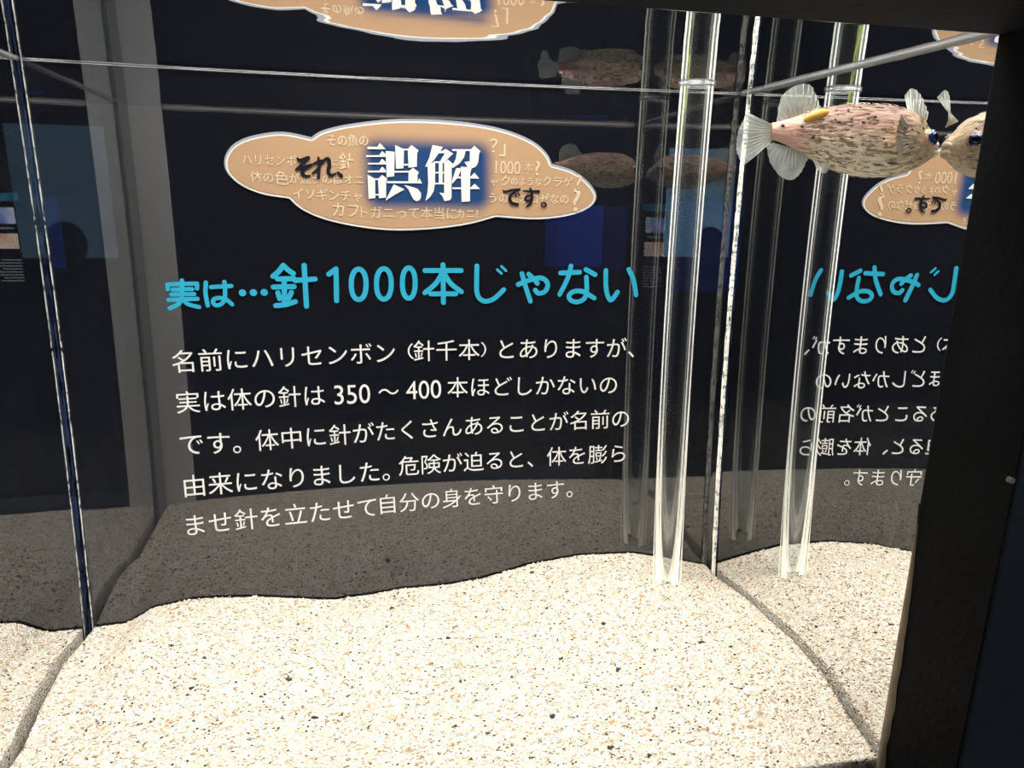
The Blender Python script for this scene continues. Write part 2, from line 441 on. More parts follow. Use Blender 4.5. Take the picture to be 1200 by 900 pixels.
big += strokes(H2, [
    el(37, 131, 31, 74), [(115, 70), (291, 70)], [(203, 42), (205, 225)], ['s', (203, 72), (170, 130), (115, 178)], ['s', (203, 72), (238, 130), (292, 173)], [(143, 183), (265, 183)],
    ['s', (367, 48), (366, 120), (367, 175), (382, 207), (412, 219), (452, 205), (497, 163)],
    ['s', (567, 138), (610, 120), (668, 106), (700, 117), (710, 145), (695, 173), (665, 180), (650, 165)], ['s', (585, 85), (605, 155), (626, 218)], ['s', (618, 88), (644, 112), (660, 132)],
    [(772, 82), (865, 78)], ['s', (823, 48), (806, 110), (768, 186)], [(895, 65), (940, 90)],
    ['s', (897, 102), (899, 165), (888, 205), (855, 222), (822, 214), (813, 192), (835, 172), (880, 172), (935, 203)],
    ['s', (992, 70), (992, 140), (1000, 190), (1018, 213), (1048, 175)], ['s', (1103, 65), (1125, 115), (1138, 188)]], wb)
thin = strokes(H2, [[(466, 66), (486, 84)], [(486, 50), (508, 71)]], 14 * .2417 * PXM)
printed('heading', [joinvf(small + dots + big + thin)], m_cyan, .0006, panel, 'large cyan rounded Japanese heading', union=True)

# cloud shaped badge
B0 = Z(240, 0, .4)
seg1 = [(312, 402), (345, 382), (420, 364), (540, 350), (660, 350), (780, 360), (880, 380), (960, 413), (1002, 450), (1016, 480)]
seg2 = [(1016, 480), (1075, 498), (1120, 530), (1146, 567), (1138, 598), (1100, 622), (1040, 637), (960, 643), (852, 636)]
seg3 = [(852, 636), (770, 658), (660, 672), (540, 675), (430, 662), (340, 640), (280, 612), (246, 582)]
seg4 = [(246, 582), (170, 570), (108, 545), (70, 512), (57, 480), (65, 445), (95, 415), (150, 395), (230, 386), (312, 402)]
outl = []
for s_ in (seg1, seg2, seg3, seg4): outl += smooth2(s_, 5)[:-1]
outl = [bp(*B0(*q)) for q in outl]
def inset(P, d, dz=0):
    n = len(P); res = []
    ar = sum(P[i][0] * P[(i + 1) % n][1] - P[(i + 1) % n][0] * P[i][1] for i in range(n)); sg = 1 if ar > 0 else -1
    for i in range(n):
        a_ = np.array(P[i - 1]); b_ = np.array(P[(i + 1) % n]); t = (b_ - a_) / np.linalg.norm(b_ - a_)
        res.append(tuple(np.array(P[i]) + sg * np.array([-t[1], t[0]]) * d + np.array([0, dz])))
    return res
badge = flat('badge', [outl], m_silver, .0004, panel, 'cloud shaped tan badge with silver and white rim')
flat('badge_rim', [inset(outl, 1.6 * PXM, -1.2 * PXM)], m_white, .0006, badge, 'white rim')
m_tanp, nt, out = mat('tan_badge_print')
tc = nd(nt, 'ShaderNodeTexCoord'); sp = nd(nt, 'ShaderNodeSeparateXYZ'); nt.links.new(tc.outputs['Object'], sp.inputs[0])
gx0, gz1 = bp(429, 166); gx1, gz0 = bp(571, 243)
pl = wloc(panel)
cx, cz, hx, hz = (gx0 + gx1) / 2 - pl.x, (gz0 + gz1) / 2 - pl.z, (gx1 - gx0) / 2, (gz1 - gz0) / 2
def mth(op, a_, b_=None, c_=None):
    n = nd(nt, 'ShaderNodeMath', operation=op)
    for i, v in enumerate((a_, b_, c_)):
        if v is None: continue
        if isinstance(v, (int, float)): n.inputs[i].default_value = v
        else: nt.links.new(v, n.inputs[i])
    return n.outputs[0]
rr = .006
qx = mth('MAXIMUM', mth('SUBTRACT', mth('ABSOLUTE', mth('SUBTRACT', sp.outputs[0], cx)), hx - rr), 0)
qz = mth('MAXIMUM', mth('SUBTRACT', mth('ABSOLUTE', mth('SUBTRACT', sp.outputs[2], cz)), hz - rr), 0)
ds = mth('SUBTRACT', mth('SQRT', mth('ADD', mth('MULTIPLY', qx, qx), mth('MULTIPLY', qz, qz))), rr)
mr = nd(nt, 'ShaderNodeMapRange', interpolation_type='SMOOTHSTEP'); mr.inputs[1].default_value = -.0035; mr.inputs[2].default_value = .0055
nt.links.new(ds, mr.inputs[0])
mx = nd(nt, 'ShaderNodeMix', data_type='RGBA'); mx.inputs[6].default_value = (.010, .05, .155, 1); mx.inputs[7].default_value = (.46, .29, .165, 1)
nt.links.new(mr.outputs[0], mx.inputs[0])
b = nd(nt, 'ShaderNodeBsdfPrincipled'); b.inputs['Roughness'].default_value = .6; b.inputs['Specular IOR Level'].default_value = .2
nt.links.new(mx.outputs[2], b.inputs['Base Color']); nt.links.new(b.outputs[0], out.inputs[0])
face = flat('badge_face', [inset(outl, 3.8 * PXM, -.6 * PXM)], m_tanp, .0008, badge, 'tan face with a soft blue patch in its middle')
face.location = (0, 0, 0)
ZA = Z(260, 140, 220 / 1200); ZC = Z(540, 150, 170 / 1200); Z2 = Z(420, 140, 160 / 1200)
bb = .03
printed('small_lettering', [
    R1('その魚の', 672, 133, 935, 135, ZA, bold=bb, sy=1.15), R1('？', 237, 145, 300, 147, ZC, bold=bb, sy=1), R1('」', 318, 160, 368, 162, ZC, bold=bb, sy=1),
    R1('ハリセンボン', 130, 255, 545, 265, ZA, bold=.01, sy=1.1), R1('に', 700, 275, 740, 276, ZA, bold=.01), R1('針', 750, 268, 842, 270, ZA, bold=.04, sy=1.15),
    R1('1000', 285, 318, 490, 326, ZC, bold=.0, sy=1.25), R1('本', 522, 324, 592, 326, ZC), R1('?', 615, 326, 652, 327, ZC, bold=.02, sy=1),
    R1('体の', 183, 365, 330, 372, ZA, bold=.03), R1('色', 338, 372, 428, 377, ZA, bold=.05), R1('が違うのはオニ', 432, 376, 905, 386, ZA, bold=.02),
    R1('ャ', 245, 445, 302, 447, ZC, bold=.03), R1('ク', 330, 436, 405, 438, ZC, bold=.03), R1('のような', 412, 440, 668, 446, ZC, bold=.02, sy=1.1),
    R1('クラゲ', 675, 440, 925, 448, ZC, bold=.035), R1('?', 955, 444, 995, 446, ZC, bold=.02, sy=1),
    R1('イソギンチャ', 455, 472, 895, 492, ZA, bold=.03, sy=1.05),
    R1('うのにオコゼなの', 235, 578, 888, 588, ZC, bold=.035, sy=1.05), R1('?', 925, 585, 985, 586, ZC, bold=.045),
    R1('カフ', 708, 572, 875, 583, ZA, bold=.035, sy=1.1), R1('トガニって本当に', 20, 815, 860, 828, Z2, sy=1.05), R1('カニ?', 860, 828, 1052, 826, Z2, bold=.02, sy=1.05)], m_cream, .0010, face, 'faint cream lettering')

G = Z2
def poly(lst, fr): return [[bp(*fr(*q)) for q in P] for P in lst]
go = [
    [(78, 240), (165, 241), (190, 208), (240, 262), (80, 262)], [(68, 315), (182, 315), (208, 278), (242, 308), (242, 330), (68, 330)],
    [(82, 382), (182, 382), (207, 345), (242, 378), (242, 396), (82, 396)], [(82, 450), (182, 450), (209, 415), (242, 450), (242, 466), (82, 466)],
    [(80, 485), (146, 522), (148, 690), (90, 698)], [(172, 522), (208, 488), (255, 522), (243, 545), (243, 688), (180, 692)], [(140, 519), (180, 519), (180, 532), (140, 532)], [(146, 655), (184, 655), (184, 668), (146, 668)],
    [(240, 278), (318, 285), (313, 500), (248, 508)],
    [(322, 225), (400, 262), (395, 430), (330, 435)], [(432, 262), (465, 225), (528, 272), (515, 300), (512, 415), (440, 425)], [(395, 258), (436, 258), (436, 272), (395, 272)], [(390, 391), (442, 391), (442, 405), (390, 405)],
    [(312, 453), (445, 451), (445, 466), (312, 468)], [(440, 455), (480, 425), (530, 465), (518, 490), (518, 548), (438, 548)], [(250, 542), (522, 545), (534, 515), (558, 562), (250, 560)],
    [(310, 570), (405, 615), (330, 655), (236, 714)], [(400, 575), (460, 590), (520, 610), (548, 645), (549, 685), (535, 710), (510, 718), (485, 705), (462, 665), (437, 612)]]
kai = [
    [(650, 225), (742, 243), (668, 350), (610, 415), (585, 415), (622, 335)], [(700, 281), (735, 277), (765, 260), (832, 300), (755, 374), (712, 374), (758, 298), (700, 298)],
    [(606, 400), (672, 372), (672, 560), (660, 630), (630, 680), (588, 716), (606, 640), (612, 560)], [(660, 370), (762, 368), (762, 382), (660, 384)], [(705, 378), (738, 378), (738, 566), (705, 566)],
    [(670, 462), (754, 462), (754, 474), (670, 474)], [(670, 557), (754, 557), (754, 570), (670, 570)],
    [(752, 384), (785, 352), (830, 392), (818, 425), (816, 690), (802, 710), (755, 718), (738, 678), (708, 642), (752, 648)],
    [(822, 262), (988, 262), (988, 278), (822, 278)], [(866, 276), (940, 276), (928, 330), (888, 385), (828, 427), (818, 415), (853, 350)],
    [(978, 272), (1015, 232), (1072, 280), (1058, 302), (1050, 380), (1030, 415), (990, 432), (960, 425), (930, 374), (976, 368)],
    [(858, 428), (905, 430), (872, 510), (822, 566), (820, 540)], [(865, 502), (985, 502), (1018, 468), (1060, 520), (858, 518)], [(898, 415), (995, 425), (980, 470), (978, 720), (905, 725)],
    [(825, 597), (985, 597), (1020, 565), (1068, 612), (825, 612)]]
printed('large_lettering', [joinvf([(P, [tuple(range(len(P)))]) for P in poly(go + kai, G)])], m_white, .0012, face, 'two bold white characters on the blue patch', union=True)
# brush lettering
def brush(fr, lst):
    parts = []
    for P in lst:
        pts = smooth2([(x, y) for x, y, w in P], 6); ws = [w for x, y, w in P]
        n = len(pts)
        for i, q in enumerate(pts):
            t = i / (n - 1) * (len(ws) - 1); k = min(int(t), len(ws) - 2); w = ws[k] + (ws[k + 1] - ws[k]) * (t - k)
            c_ = np.array(bp(*fr(*q))); r_ = w / 2 * fr_s(fr) * PXM
            parts.append(([(c_[0] + r_ * math.cos(6.283 * j / 12), c_[1] + r_ * math.sin(6.283 * j / 12)) for j in range(12)], [tuple(range(12))]))
            if i:
                d = c_ - pc; L = np.linalg.norm(d)
                if L > 1e-9:
                    n_ = np.array([-d[1], d[0]]) / L
                    parts.append(([tuple(pc + n_ * pr), tuple(pc - n_ * pr), tuple(c_ - n_ * r_), tuple(c_ + n_ * r_)], [(0, 1, 2, 3)]))
            pc, pr = c_, r_
    return parts
def fr_s(fr): return fr(1, 0)[0] - fr(0, 0)[0]
br = brush(ZA, [[(485, 250, 14), (500, 262, 22), (552, 246, 22)], [(555, 246, 22), (515, 285, 16), (478, 318, 14)], [(475, 322, 14), (525, 305, 18), (572, 292, 20)], [(565, 296, 20), (525, 318, 22), (515, 345, 24), (535, 362, 20), (562, 362, 14)],
                [(618, 245, 14), (622, 300, 20), (618, 372, 20)], [(588, 285, 16), (625, 268, 18), (650, 262, 12)], [(640, 268, 14), (615, 315, 16), (582, 345, 14)],
                [(618, 310, 8), (655, 262, 18), (680, 255, 26), (688, 290, 24), (680, 335, 22), (700, 358, 20), (730, 345, 10)], [(742, 340, 16), (762, 360, 26)]])
br2 = brush(ZC, [[(345, 515, 8), (362, 528, 22), (420, 515, 22), (485, 507, 18)], [(478, 512, 16), (420, 545, 20), (400, 585, 28), (420, 620, 30), (465, 632, 28)], [(448, 552, 14), (458, 562, 14)], [(472, 545, 14), (482, 556, 14)],
                 [(512, 520, 12), (560, 524, 20), (640, 526, 26)], [(568, 498, 14), (582, 530, 26), (584, 590, 24), (565, 630, 20), (535, 652, 10)], [(575, 560, 18), (540, 565, 18), (530, 590, 20), (552, 604, 20), (578, 590, 18)]])
ring = [(682 + 20 * math.cos(6.283 * k / 20), 634 + 18 * math.sin(6.283 * k / 20), 12) for k in range(21)]
br2 += brush(ZC, [ring])
printed('brush_lettering', [joinvf(br)], m_inkb, .0014, face, 'black brush lettering left of the white characters', union=True)
printed('brush_lettering', [joinvf(br2)], m_inkb, .0014, face, 'black brush lettering right of the white characters', union=True)

# ------------------------------------------------------------------ sand bed
pb = [on_y(*a_) for a_ in [(100, 742), (128, 738), (152, 735), (180, 718), (230, 708), (300, 706), (350, 709), (390, 711), (430, 706), (470, 699), (515, 696), (560, 689), (590, 681), (620, 672), (680, 662), (740, 660), (790, 668), (840, 678)]]
pr_ = [on_x(*a_, XR) for a_ in [(845, 680), (880, 705), (925, 745), (960, 785), (990, 835), (1025, 885)]]
pl_ = [on_x(*a_, XL) for a_ in [(100, 742), (70, 780), (45, 830), (25, 880), (12, 900)]]
bx, bz = [p[0] for p in pb], [p[2] for p in pb]
ry, rz = [p[1] for p in pr_][::-1], [p[2] for p in pr_][::-1]
ly, lz = [p[1] for p in pl_][::-1], [p[2] for p in pl_][::-1]
def sand_z(x, y):
    v = min(1, max(0, -y / -YF)); u = min(1, max(0, (x - xl(y)) / (xr(y) - xl(y))))
    zb = np.interp(x, bx, bz); zr = np.interp(y, ry, rz); zl = np.interp(y, ly, lz)
    zf = .068 + (.054 - .068) * u + .003 * math.sin(math.pi * u)
    c00, c10 = bz[0], bz[-1]; c01, c11 = .066, .0575
    z = (1 - v) * zb + v * zf + (1 - u) * zl + u * zr - ((1 - u) * (1 - v) * c00 + u * (1 - v) * c10 + (1 - u) * v * c01 + u * v * c11)
    e = min(u, 1 - u, v, 1 - v); e = min(1, e * 8)
    z += e * (.0035 * noise.noise(Vector((x * 16, y * 16, 2))) + .0016 * noise.noise(Vector((x * 45, y * 45, 5))))
    # little hollow around the foot of the pipe
    d = math.hypot(x - TX, y - TY); z -= .0035 * math.exp(-(d / .012) ** 2)
    return z
TX, TY, TR = .1440, -.0345, .0079
m_sand, nt, out = mat('pale_coarse_sand')
tc = nd(nt, 'ShaderNodeTexCoord')
vo = nd(nt, 'ShaderNodeTexVoronoi'); vo.inputs['Scale'].default_value = 1000; vo.inputs['Randomness'].default_value = 1
vo2 = nd(nt, 'ShaderNodeTexVoronoi'); vo2.inputs['Scale'].default_value = 420
nt.links.new(tc.outputs['Object'], vo.inputs['Vector']); nt.links.new(tc.outputs['Object'], vo2.inputs['Vector'])
def ramp(stops, const=True):
    r_ = nd(nt, 'ShaderNodeValToRGB'); r_.color_ramp.interpolation = 'CONSTANT' if const else 'LINEAR'
    e = r_.color_ramp.elements
    e[0].position, e[0].color = stops[0][0], stops[0][1] + (1,)
    e[1].position, e[1].color = stops[1][0], stops[1][1] + (1,)
    for p_, c_ in stops[2:]:
        q = e.new(p_); q.color = c_ + (1,)
    return r_
r1 = ramp([(0, (.05, .04, .035)), (.02, (.32, .24, .16)), (.07, (.55, .38, .24)), (.15, (.68, .56, .42)), (.30, (.80, .70, .55)), (.55, (.87, .80, .68)), (.78, (.93, .89, .82))])
s1 = nd(nt, 'ShaderNodeSeparateColor'); nt.links.new(vo.outputs['Color'], s1.inputs[0]); nt.links.new(s1.outputs[0], r1.inputs[0])
r2 = ramp([(0, (.05, .045, .045)), (.012, (.55, .36, .20)), (.05, (.85, .75, .60)), (.5, (.95, .9, .82)), (.9, (.8, .7, .56))])
s2 = nd(nt, 'ShaderNodeSeparateColor'); nt.links.new(vo2.outputs['Color'], s2.inputs[0]); nt.links.new(s2.outputs[1], r2.inputs[0])
mxs = nd(nt, 'ShaderNodeMix', data_type='RGBA'); gt = mth('LESS_THAN', s2.outputs[0], .16)
nt.links.new(gt, mxs.inputs[0]); nt.links.new(r1.outputs[0], mxs.inputs[6]); nt.links.new(r2.outputs[0], mxs.inputs[7])
b = nd(nt, 'ShaderNodeBsdfPrincipled'); b.inputs['Roughness'].default_value = .7; b.inputs['Specular IOR Level'].default_value = .3
nt.links.new(mxs.outputs[2], b.inputs['Base Color'])
bu = nd(nt, 'ShaderNodeBump'); bu.inputs['Strength'].default_value = .8; bu.inputs['Distance'].default_value = .0012; bu.invert = True
nt.links.new(vo.outputs['Distance'], bu.inputs['Height']); nt.links.new(bu.outputs[0], b.inputs['Normal'])
nt.links.new(b.outputs[0], out.inputs[0])

NX, NY = 300, 190; GAP = .0026
V = []; F = []
for j in range(NY + 1):
    y = YF * j / NY
    y = min(-.0016, max(YF + .0002, y))
    for i in range(NX + 1):
        x = xl(y) + GAP + (xr(y) - xl(y) - 2 * GAP) * i / NX
        z = sand_z(x, y) + random.uniform(-.00028, .00028)
        V.append((x, y, z))
n1 = NX + 1
for j in range(NY):
    for i in range(NX):
        a0 = j * n1 + i; F.append((a0, a0 + n1, a0 + n1 + 1, a0 + 1))
# sides and bottom so that it is a solid bed
ringi = [i for i in range(n1)] + [j * n1 + NX for j in range(1, NY + 1)] + [NY * n1 + i for i in range(NX - 1, -1, -1)] + [j * n1 for j in range(NY - 1, 0, -1)]
base0 = len(V)
for i in ringi: V.append((V[i][0], V[i][1], ZB + .0005))
L_ = len(ringi)
for k in range(L_): F.append((ringi[k], ringi[(k + 1) % L_], base0 + (k + 1) % L_, base0 + k))
F.append(tuple(range(base0, base0 + L_)))
sand = mesh('sand_bed', V, F, m_sand, None, True, origin=(.01, YF / 2, ZB))
tag(sand, 'thick bed of pale beige coarse sand sloping across the tank floor', 'sand', kind='stuff')
# larger grains lying on the bed
gm = {}
grain_cols = [((.9, .85, .76), 34), ((.82, .68, .5), 22), ((.6, .42, .27), 14), ((.04, .04, .045), 5), ((.35, .29, .24), 7), ((.8, .55, .32), 8)]
gmats = [pbr('grain_%s' % k, c_, .5, 900, .15) for k, c_ in zip(['ivory', 'buff', 'brown', 'black', 'grey', 'amber'], [g_[0] for g_ in grain_cols])]
wts = [g_[1] for g_ in grain_cols]
ico = bmesh.new(); bmesh.ops.create_icosphere(ico, subdivisions=1, radius=1)
IV = [v.co.copy() for v in ico.verts]; IF = [tuple(v.index for v in f.verts) for f in ico.faces]; ico.free()
V = []; F = []; MI = []
for k in range(9000):
    y = YF * random.random() * .99 - .0008; u = random.uniform(.004, .996)
    x = xl(y) + (xr(y) - xl(y)) * u
    s_ = random.uniform(.00032, .00068) * (1.5 if random.random() < .04 else 1)
    x = min(max(x, xl(y) + GAP + s_), xr(y) - GAP - s_); y = max(y, YF + s_ * 1.6); y = min(y, -s_ * 2)
    c_ = Vector((x, y, sand_z(x, y) + s_ * .25)); o_ = len(V)
    q = Matrix.Rotation(random.random() * 6.28, 3, 'Z') @ Matrix.Rotation(random.random(), 3, 'X') @ Matrix.Diagonal((random.uniform(.8, 1.3), random.uniform(.8, 1.1), random.uniform(.55, .9)))
    V += [c_ + q @ v * s_ for v in IV]; F += [tuple(i + o_ for i in f) for f in IF]
    MI += [random.choices(range(6), wts)[0]] * len(IF)
mesh('sand_grain', V, F, gmats, sand, label='coarser loose grains, some black or amber', kind='stuff', mi=MI)

# ------------------------------------------------------------------ water
water = thing('water', (.01, YF / 2, ZW), 'clear still water filling the tank up to the black beam', 'water', kind='stuff')
V = []; F = []
nx, ny = 60, 40
for j in range(ny + 1):
    y = -.0003 + (YF + .0006) * j / ny
    for i in range(nx + 1):
        x = xl(y) + .0003 + (xr(y) - xl(y) - .0006) * i / nx
        V.append((x, y, ZW + .00006 * noise.noise(Vector((x * 30, y * 50, 0)))))
for j in range(ny):
    for i in range(nx):
        a0 = j * (nx + 1) + i; F.append((a0, a0 + 1, a0 + nx + 2, a0 + nx + 1))   # normals look down into the water
mesh('water_surface', V, F, m_surf, water, True)
def line(pts, r, name='meniscus', n=8, m=None):
    P = []; R_ = []
    a_, b_ = Vector(pts[0]), Vector(pts[1]); N = 60
    for i in range(N + 1):
        t = i / N; p_ = a_.lerp(b_, t); p_.z += .0001 * noise.noise(Vector((t * 9, r * 1e4, 1)))
        P.append(p_); R_.append(r * (1 + .3 * noise.noise(Vector((t * 14, r * 1e4, 7)))))
    return mesh(name, *tube(P, R_, n), m or m_menis, water, True)
line([(l0 + .001, -.0008, ZW - .0004), (x0 - .001, -.0008, ZW - .0004)], .0002)
line([(x0 - .0014, -.002, ZW - .0005), (xf - .0014, YF + .001, ZW - .0005)], .0009)
line([(l0 + .0009, -.002, ZW - .0005), (lf + .0009, YF + .001, ZW - .0005)], .0006)
line([(lf + .022, YF + .0012, ZW - .0002), (xf - .003, YF + .0012, ZW - .0002)], .0017, m=m_strip)

# ------------------------------------------------------------------ clear pipe
m_pipe, nt, out = mat('clear_pipe_painted_glints')
tc = nd(nt, 'ShaderNodeTexCoord'); mp = nd(nt, 'ShaderNodeMapping'); mp.inputs['Scale'].default_value = (1500, 1500, 6)
n = nd(nt, 'ShaderNodeTexNoise'); n.inputs['Scale'].default_value = 1; n.inputs['Detail'].default_value = 2
nt.links.new(tc.outputs['Object'], mp.inputs[0]); nt.links.new(mp.outputs[0], n.inputs['Vector'])
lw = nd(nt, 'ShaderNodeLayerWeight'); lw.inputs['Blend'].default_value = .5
r_ = ramp([(0, (.0,) * 3), (.30, (.01,) * 3), (.38, (.16,) * 3), (.44, (.02,) * 3), (.56, (.03,) * 3), (.62, (1.,) * 3), (.74, (1.,) * 3), (.80, (.10,) * 3), (.9, (.1,) * 3), (1, (.8,) * 3)], const=False)  # white bands by view angle, painting the lamp's glints along the wall
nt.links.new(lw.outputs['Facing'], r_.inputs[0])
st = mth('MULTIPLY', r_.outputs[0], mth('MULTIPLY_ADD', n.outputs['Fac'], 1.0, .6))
d = nd(nt, 'ShaderNodeBsdfDiffuse'); d.inputs[0].default_value = (.95, .95, .92, 1)
t = nd(nt, 'ShaderNodeBsdfTranslucent'); t.inputs[0].default_value = (.95, .93, .85, 1)
ad = nd(nt, 'ShaderNodeAddShader'); tr = nd(nt, 'ShaderNodeBsdfTransparent'); tr.inputs[0].default_value = (.93, .95, .96, 1)
mx = nd(nt, 'ShaderNodeMixShader')
nt.links.new(st, mx.inputs[0]); nt.links.new(d.outputs[0], ad.inputs[0]); nt.links.new(t.outputs[0], ad.inputs[1])
nt.links.new(tr.outputs[0], mx.inputs[1]); nt.links.new(ad.outputs[0], mx.inputs[2]); nt.links.new(mx.outputs[0], out.inputs[0])
zfoot = sand_z(TX, TY) - .004
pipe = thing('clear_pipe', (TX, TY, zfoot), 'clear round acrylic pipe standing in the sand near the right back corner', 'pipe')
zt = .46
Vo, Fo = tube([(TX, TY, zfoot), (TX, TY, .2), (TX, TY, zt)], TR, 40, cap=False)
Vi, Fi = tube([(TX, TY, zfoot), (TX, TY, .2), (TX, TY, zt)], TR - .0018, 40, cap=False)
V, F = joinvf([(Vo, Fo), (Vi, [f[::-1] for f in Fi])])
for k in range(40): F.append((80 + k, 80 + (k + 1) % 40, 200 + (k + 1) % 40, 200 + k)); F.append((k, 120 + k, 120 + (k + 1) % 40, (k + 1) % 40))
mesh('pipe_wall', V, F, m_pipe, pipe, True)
def ringmesh(cx_, cy_, z, R_, r, n=40, m_=8):
    V = []; F = []
    for i in range(n):
        for k in range(m_):
            a_ = 6.2832 * i / n; c_ = 6.2832 * k / m_
            V.append((cx_ + (R_ + r * math.cos(c_)) * math.cos(a_), cy_ + (R_ + r * math.cos(c_)) * math.sin(a_), z + r * math.sin(c_)))
            F.append((i * m_ + k, ((i + 1) % n) * m_ + k, ((i + 1) % n) * m_ + (k + 1) % m_, i * m_ + (k + 1) % m_))
    return V, F
mesh('waterline_ring', *ringmesh(TX, TY, ZW - .0008, TR + .0003, .0007), m_menis, water, True)
# dark spot on the pipe's foot, and a thin algae film near the waterline
V = []; F = []
for i in range(13):
    a_ = math.pi * i / 12; th = -1.75 + .32 * math.cos(a_)
    for rr_ in (TR + .0004, TR - .0022): V.append((TX + rr_ * math.cos(th), TY + rr_ * math.sin(th), zfoot + .0040 + .0036 * math.sin(a_)))
for i in range(12): F.append((2 * i, 2 * i + 1, 2 * i + 3, 2 * i + 2))
F.append(tuple(range(0, 26, 2))); F.append(tuple(range(1, 26, 2))[::-1]); F.append((0, 24, 25, 1))
mesh('foot_spot', V, F, pbr('dark_foot_spot', (.05, .035, .025), .7, 500, .4), pipe, label='dark spot at the foot of the pipe')
mesh('algae_film', *joinvf([([(TX + (TR - .0021) * math.cos(a_), TY + (TR - .0021) * math.sin(a_), z) for z in (ZW - .028, ZW + .02) for a_ in [2.6 + .12 * k for k in range(9)]],
     [(k, k + 1, k + 10, k + 9) for k in range(8)])]), seam_mat('green_algae', (.35, .4, .08), .5, 60), pipe, True, 'yellow green algae film near the waterline')

# ------------------------------------------------------------------ the fish
FY = -.188
def fp(px, py, y=FY): a_ = on_y(px, py, y); return a_
secs = [(904, 154, 9.5), (915, 154, 12), (930, 155, 17), (948, 156, 25), (968, 159, 33), (990, 162, 39), (1015, 165, 42.5), (1040, 166, 43), (1058, 167, 41.5), (1074, 168, 36.5), (1087, 170, 29.5), (1097, 172, 21.5), (1104, 174, 14), (1109, 175, 9)]
C0 = []
for px, py, hh in secs:
    c_ = fp(px, py); h = abs(fp(px, py - hh)[2] - fp(px, py + hh)[2]) / 2
    C0.append((c_[0], c_[2], h))
XN = xr(FY) - .0022
fx0 = C0[0][0]; sxx = (XN - fx0) / (C0[-1][0] - fx0)
C0 = [(fx0 + (c_[0] - fx0) * sxx, c_[1], c_[2]) for c_ in C0]
def interp(x, k): return float(np.interp(x, [c_[0] for c_ in C0], [c_[k] for c_ in C0]))
fish = thing('porcupinefish', (C0[6][0], FY, C0[6][1]), 'spotted tan porcupinefish swimming just under the surface by the right pane', 'fish')
V = []; F = []
NR, NS = 64, 36
xs = [C0[0][0] + (C0[-1][0] - C0[0][0]) * (1 - (1 - i / NR) ** 1.25) for i in range(NR + 1)]
def sm(x, k):
    w = .0022; return sum(interp(min(max(x + q * w, C0[0][0]), C0[-1][0]), k) for q in (-1, -.5, 0, .5, 1)) / 5
def fsurf(x, th, off=0):
    h = sm(x, 2); w = h * (.92 if x > C0[3][0] else .75)
    t = (x - C0[0][0]) / (XN - C0[0][0])
    w = h * float(np.interp(t, [0, .15, .4, .8, .93, 1], [.6, .72, .92, .98, .95, .8]))
    cz = sm(x, 1)
    ca, sa = math.cos(th), math.sin(th)
    return Vector((x, FY + (w + off) * ca, cz + (h + off) * sa * (1 if sa > 0 else 1.0)))
for x in xs:
    for k in range(NS): V.append(fsurf(x, 2 * math.pi * k / NS))
for i in range(NR):
    for k in range(NS):
        F.append((i * NS + k, i * NS + (k + 1) % NS, (i + 1) * NS + (k + 1) % NS, (i + 1) * NS + k))
F.append(tuple(range(NS))[::-1]); F.append(tuple(range(NR * NS, NR * NS + NS)))
m_fish, nt, out = mat('porcupinefish_skin')
tc = nd(nt, 'ShaderNodeTexCoord'); sp = nd(nt, 'ShaderNodeSeparateXYZ'); nt.links.new(tc.outputs['Object'], sp.inputs[0])
mpz = nd(nt, 'ShaderNodeMapRange'); mpz.inputs[1].default_value = -.013; mpz.inputs[2].default_value = .013; nt.links.new(sp.outputs[2], mpz.inputs[0])
rz_ = ramp([(0, (.97, .93, .74)), (.3, (.95, .88, .66)), (.48, (.86, .68, .50)), (.66, (.44, .285, .225)), (1, (.22, .135, .11))], const=False)
nt.links.new(mpz.outputs[0], rz_.inputs[0])
mp = nd(nt, 'ShaderNodeMapping'); mp.inputs['Scale'].default_value = (230, 900, 900); mp.inputs['Rotation'].default_value = (0, .12, 0)
n = nd(nt, 'ShaderNodeTexNoise'); n.inputs['Scale'].default_value = 1; n.inputs['Detail'].default_value = 2
nt.links.new(tc.outputs['Object'], mp.inputs[0]); nt.links.new(mp.outputs[0], n.inputs['Vector'])
rn = ramp([(0, (.25, .18, .14)), (.40, (.42, .33, .27)), (.48, (.95, .93, .9)), (.60, (1.0, .98, .95)), (.72, (1.3, 1.28, 1.2))], const=False)
nt.links.new(n.outputs['Fac'], rn.inputs[0])
mu = nd(nt, 'ShaderNodeMix', data_type='RGBA', blend_type='MULTIPLY'); mu.inputs[0].default_value = 1
nt.links.new(rz_.outputs[0], mu.inputs[6]); nt.links.new(rn.outputs[0], mu.inputs[7])
# pink tail root
px_ = nd(nt, 'ShaderNodeMapRange'); o0 = C0[0][0] - C0[6][0]; px_.inputs[1].default_value = o0 + .006; px_.inputs[2].default_value = o0 + .016; nt.links.new(sp.outputs[0], px_.inputs[0])
mk = nd(nt, 'ShaderNodeMix', data_type='RGBA'); mk.inputs[6].default_value = (.80, .47, .36, 1); nt.links.new(px_.outputs[0], mk.inputs[0]); nt.links.new(mu.outputs[2], mk.inputs[7])
hx_ = nd(nt, 'ShaderNodeMapRange'); hx_.inputs[1].default_value = XN - C0[6][0] - .020; hx_.inputs[2].default_value = XN - C0[6][0] - .010; nt.links.new(sp.outputs[0], hx_.inputs[0])
mh = nd(nt, 'ShaderNodeMix', data_type='RGBA'); mh.inputs[7].default_value = (.74, .55, .36, 1); nt.links.new(mth('MULTIPLY', hx_.outputs[0], .65), mh.inputs[0]); nt.links.new(mk.outputs[2], mh.inputs[6])
b = nd(nt, 'ShaderNodeBsdfPrincipled'); b.inputs['Roughness'].default_value = .45; b.inputs['Specular IOR Level'].default_value = .3
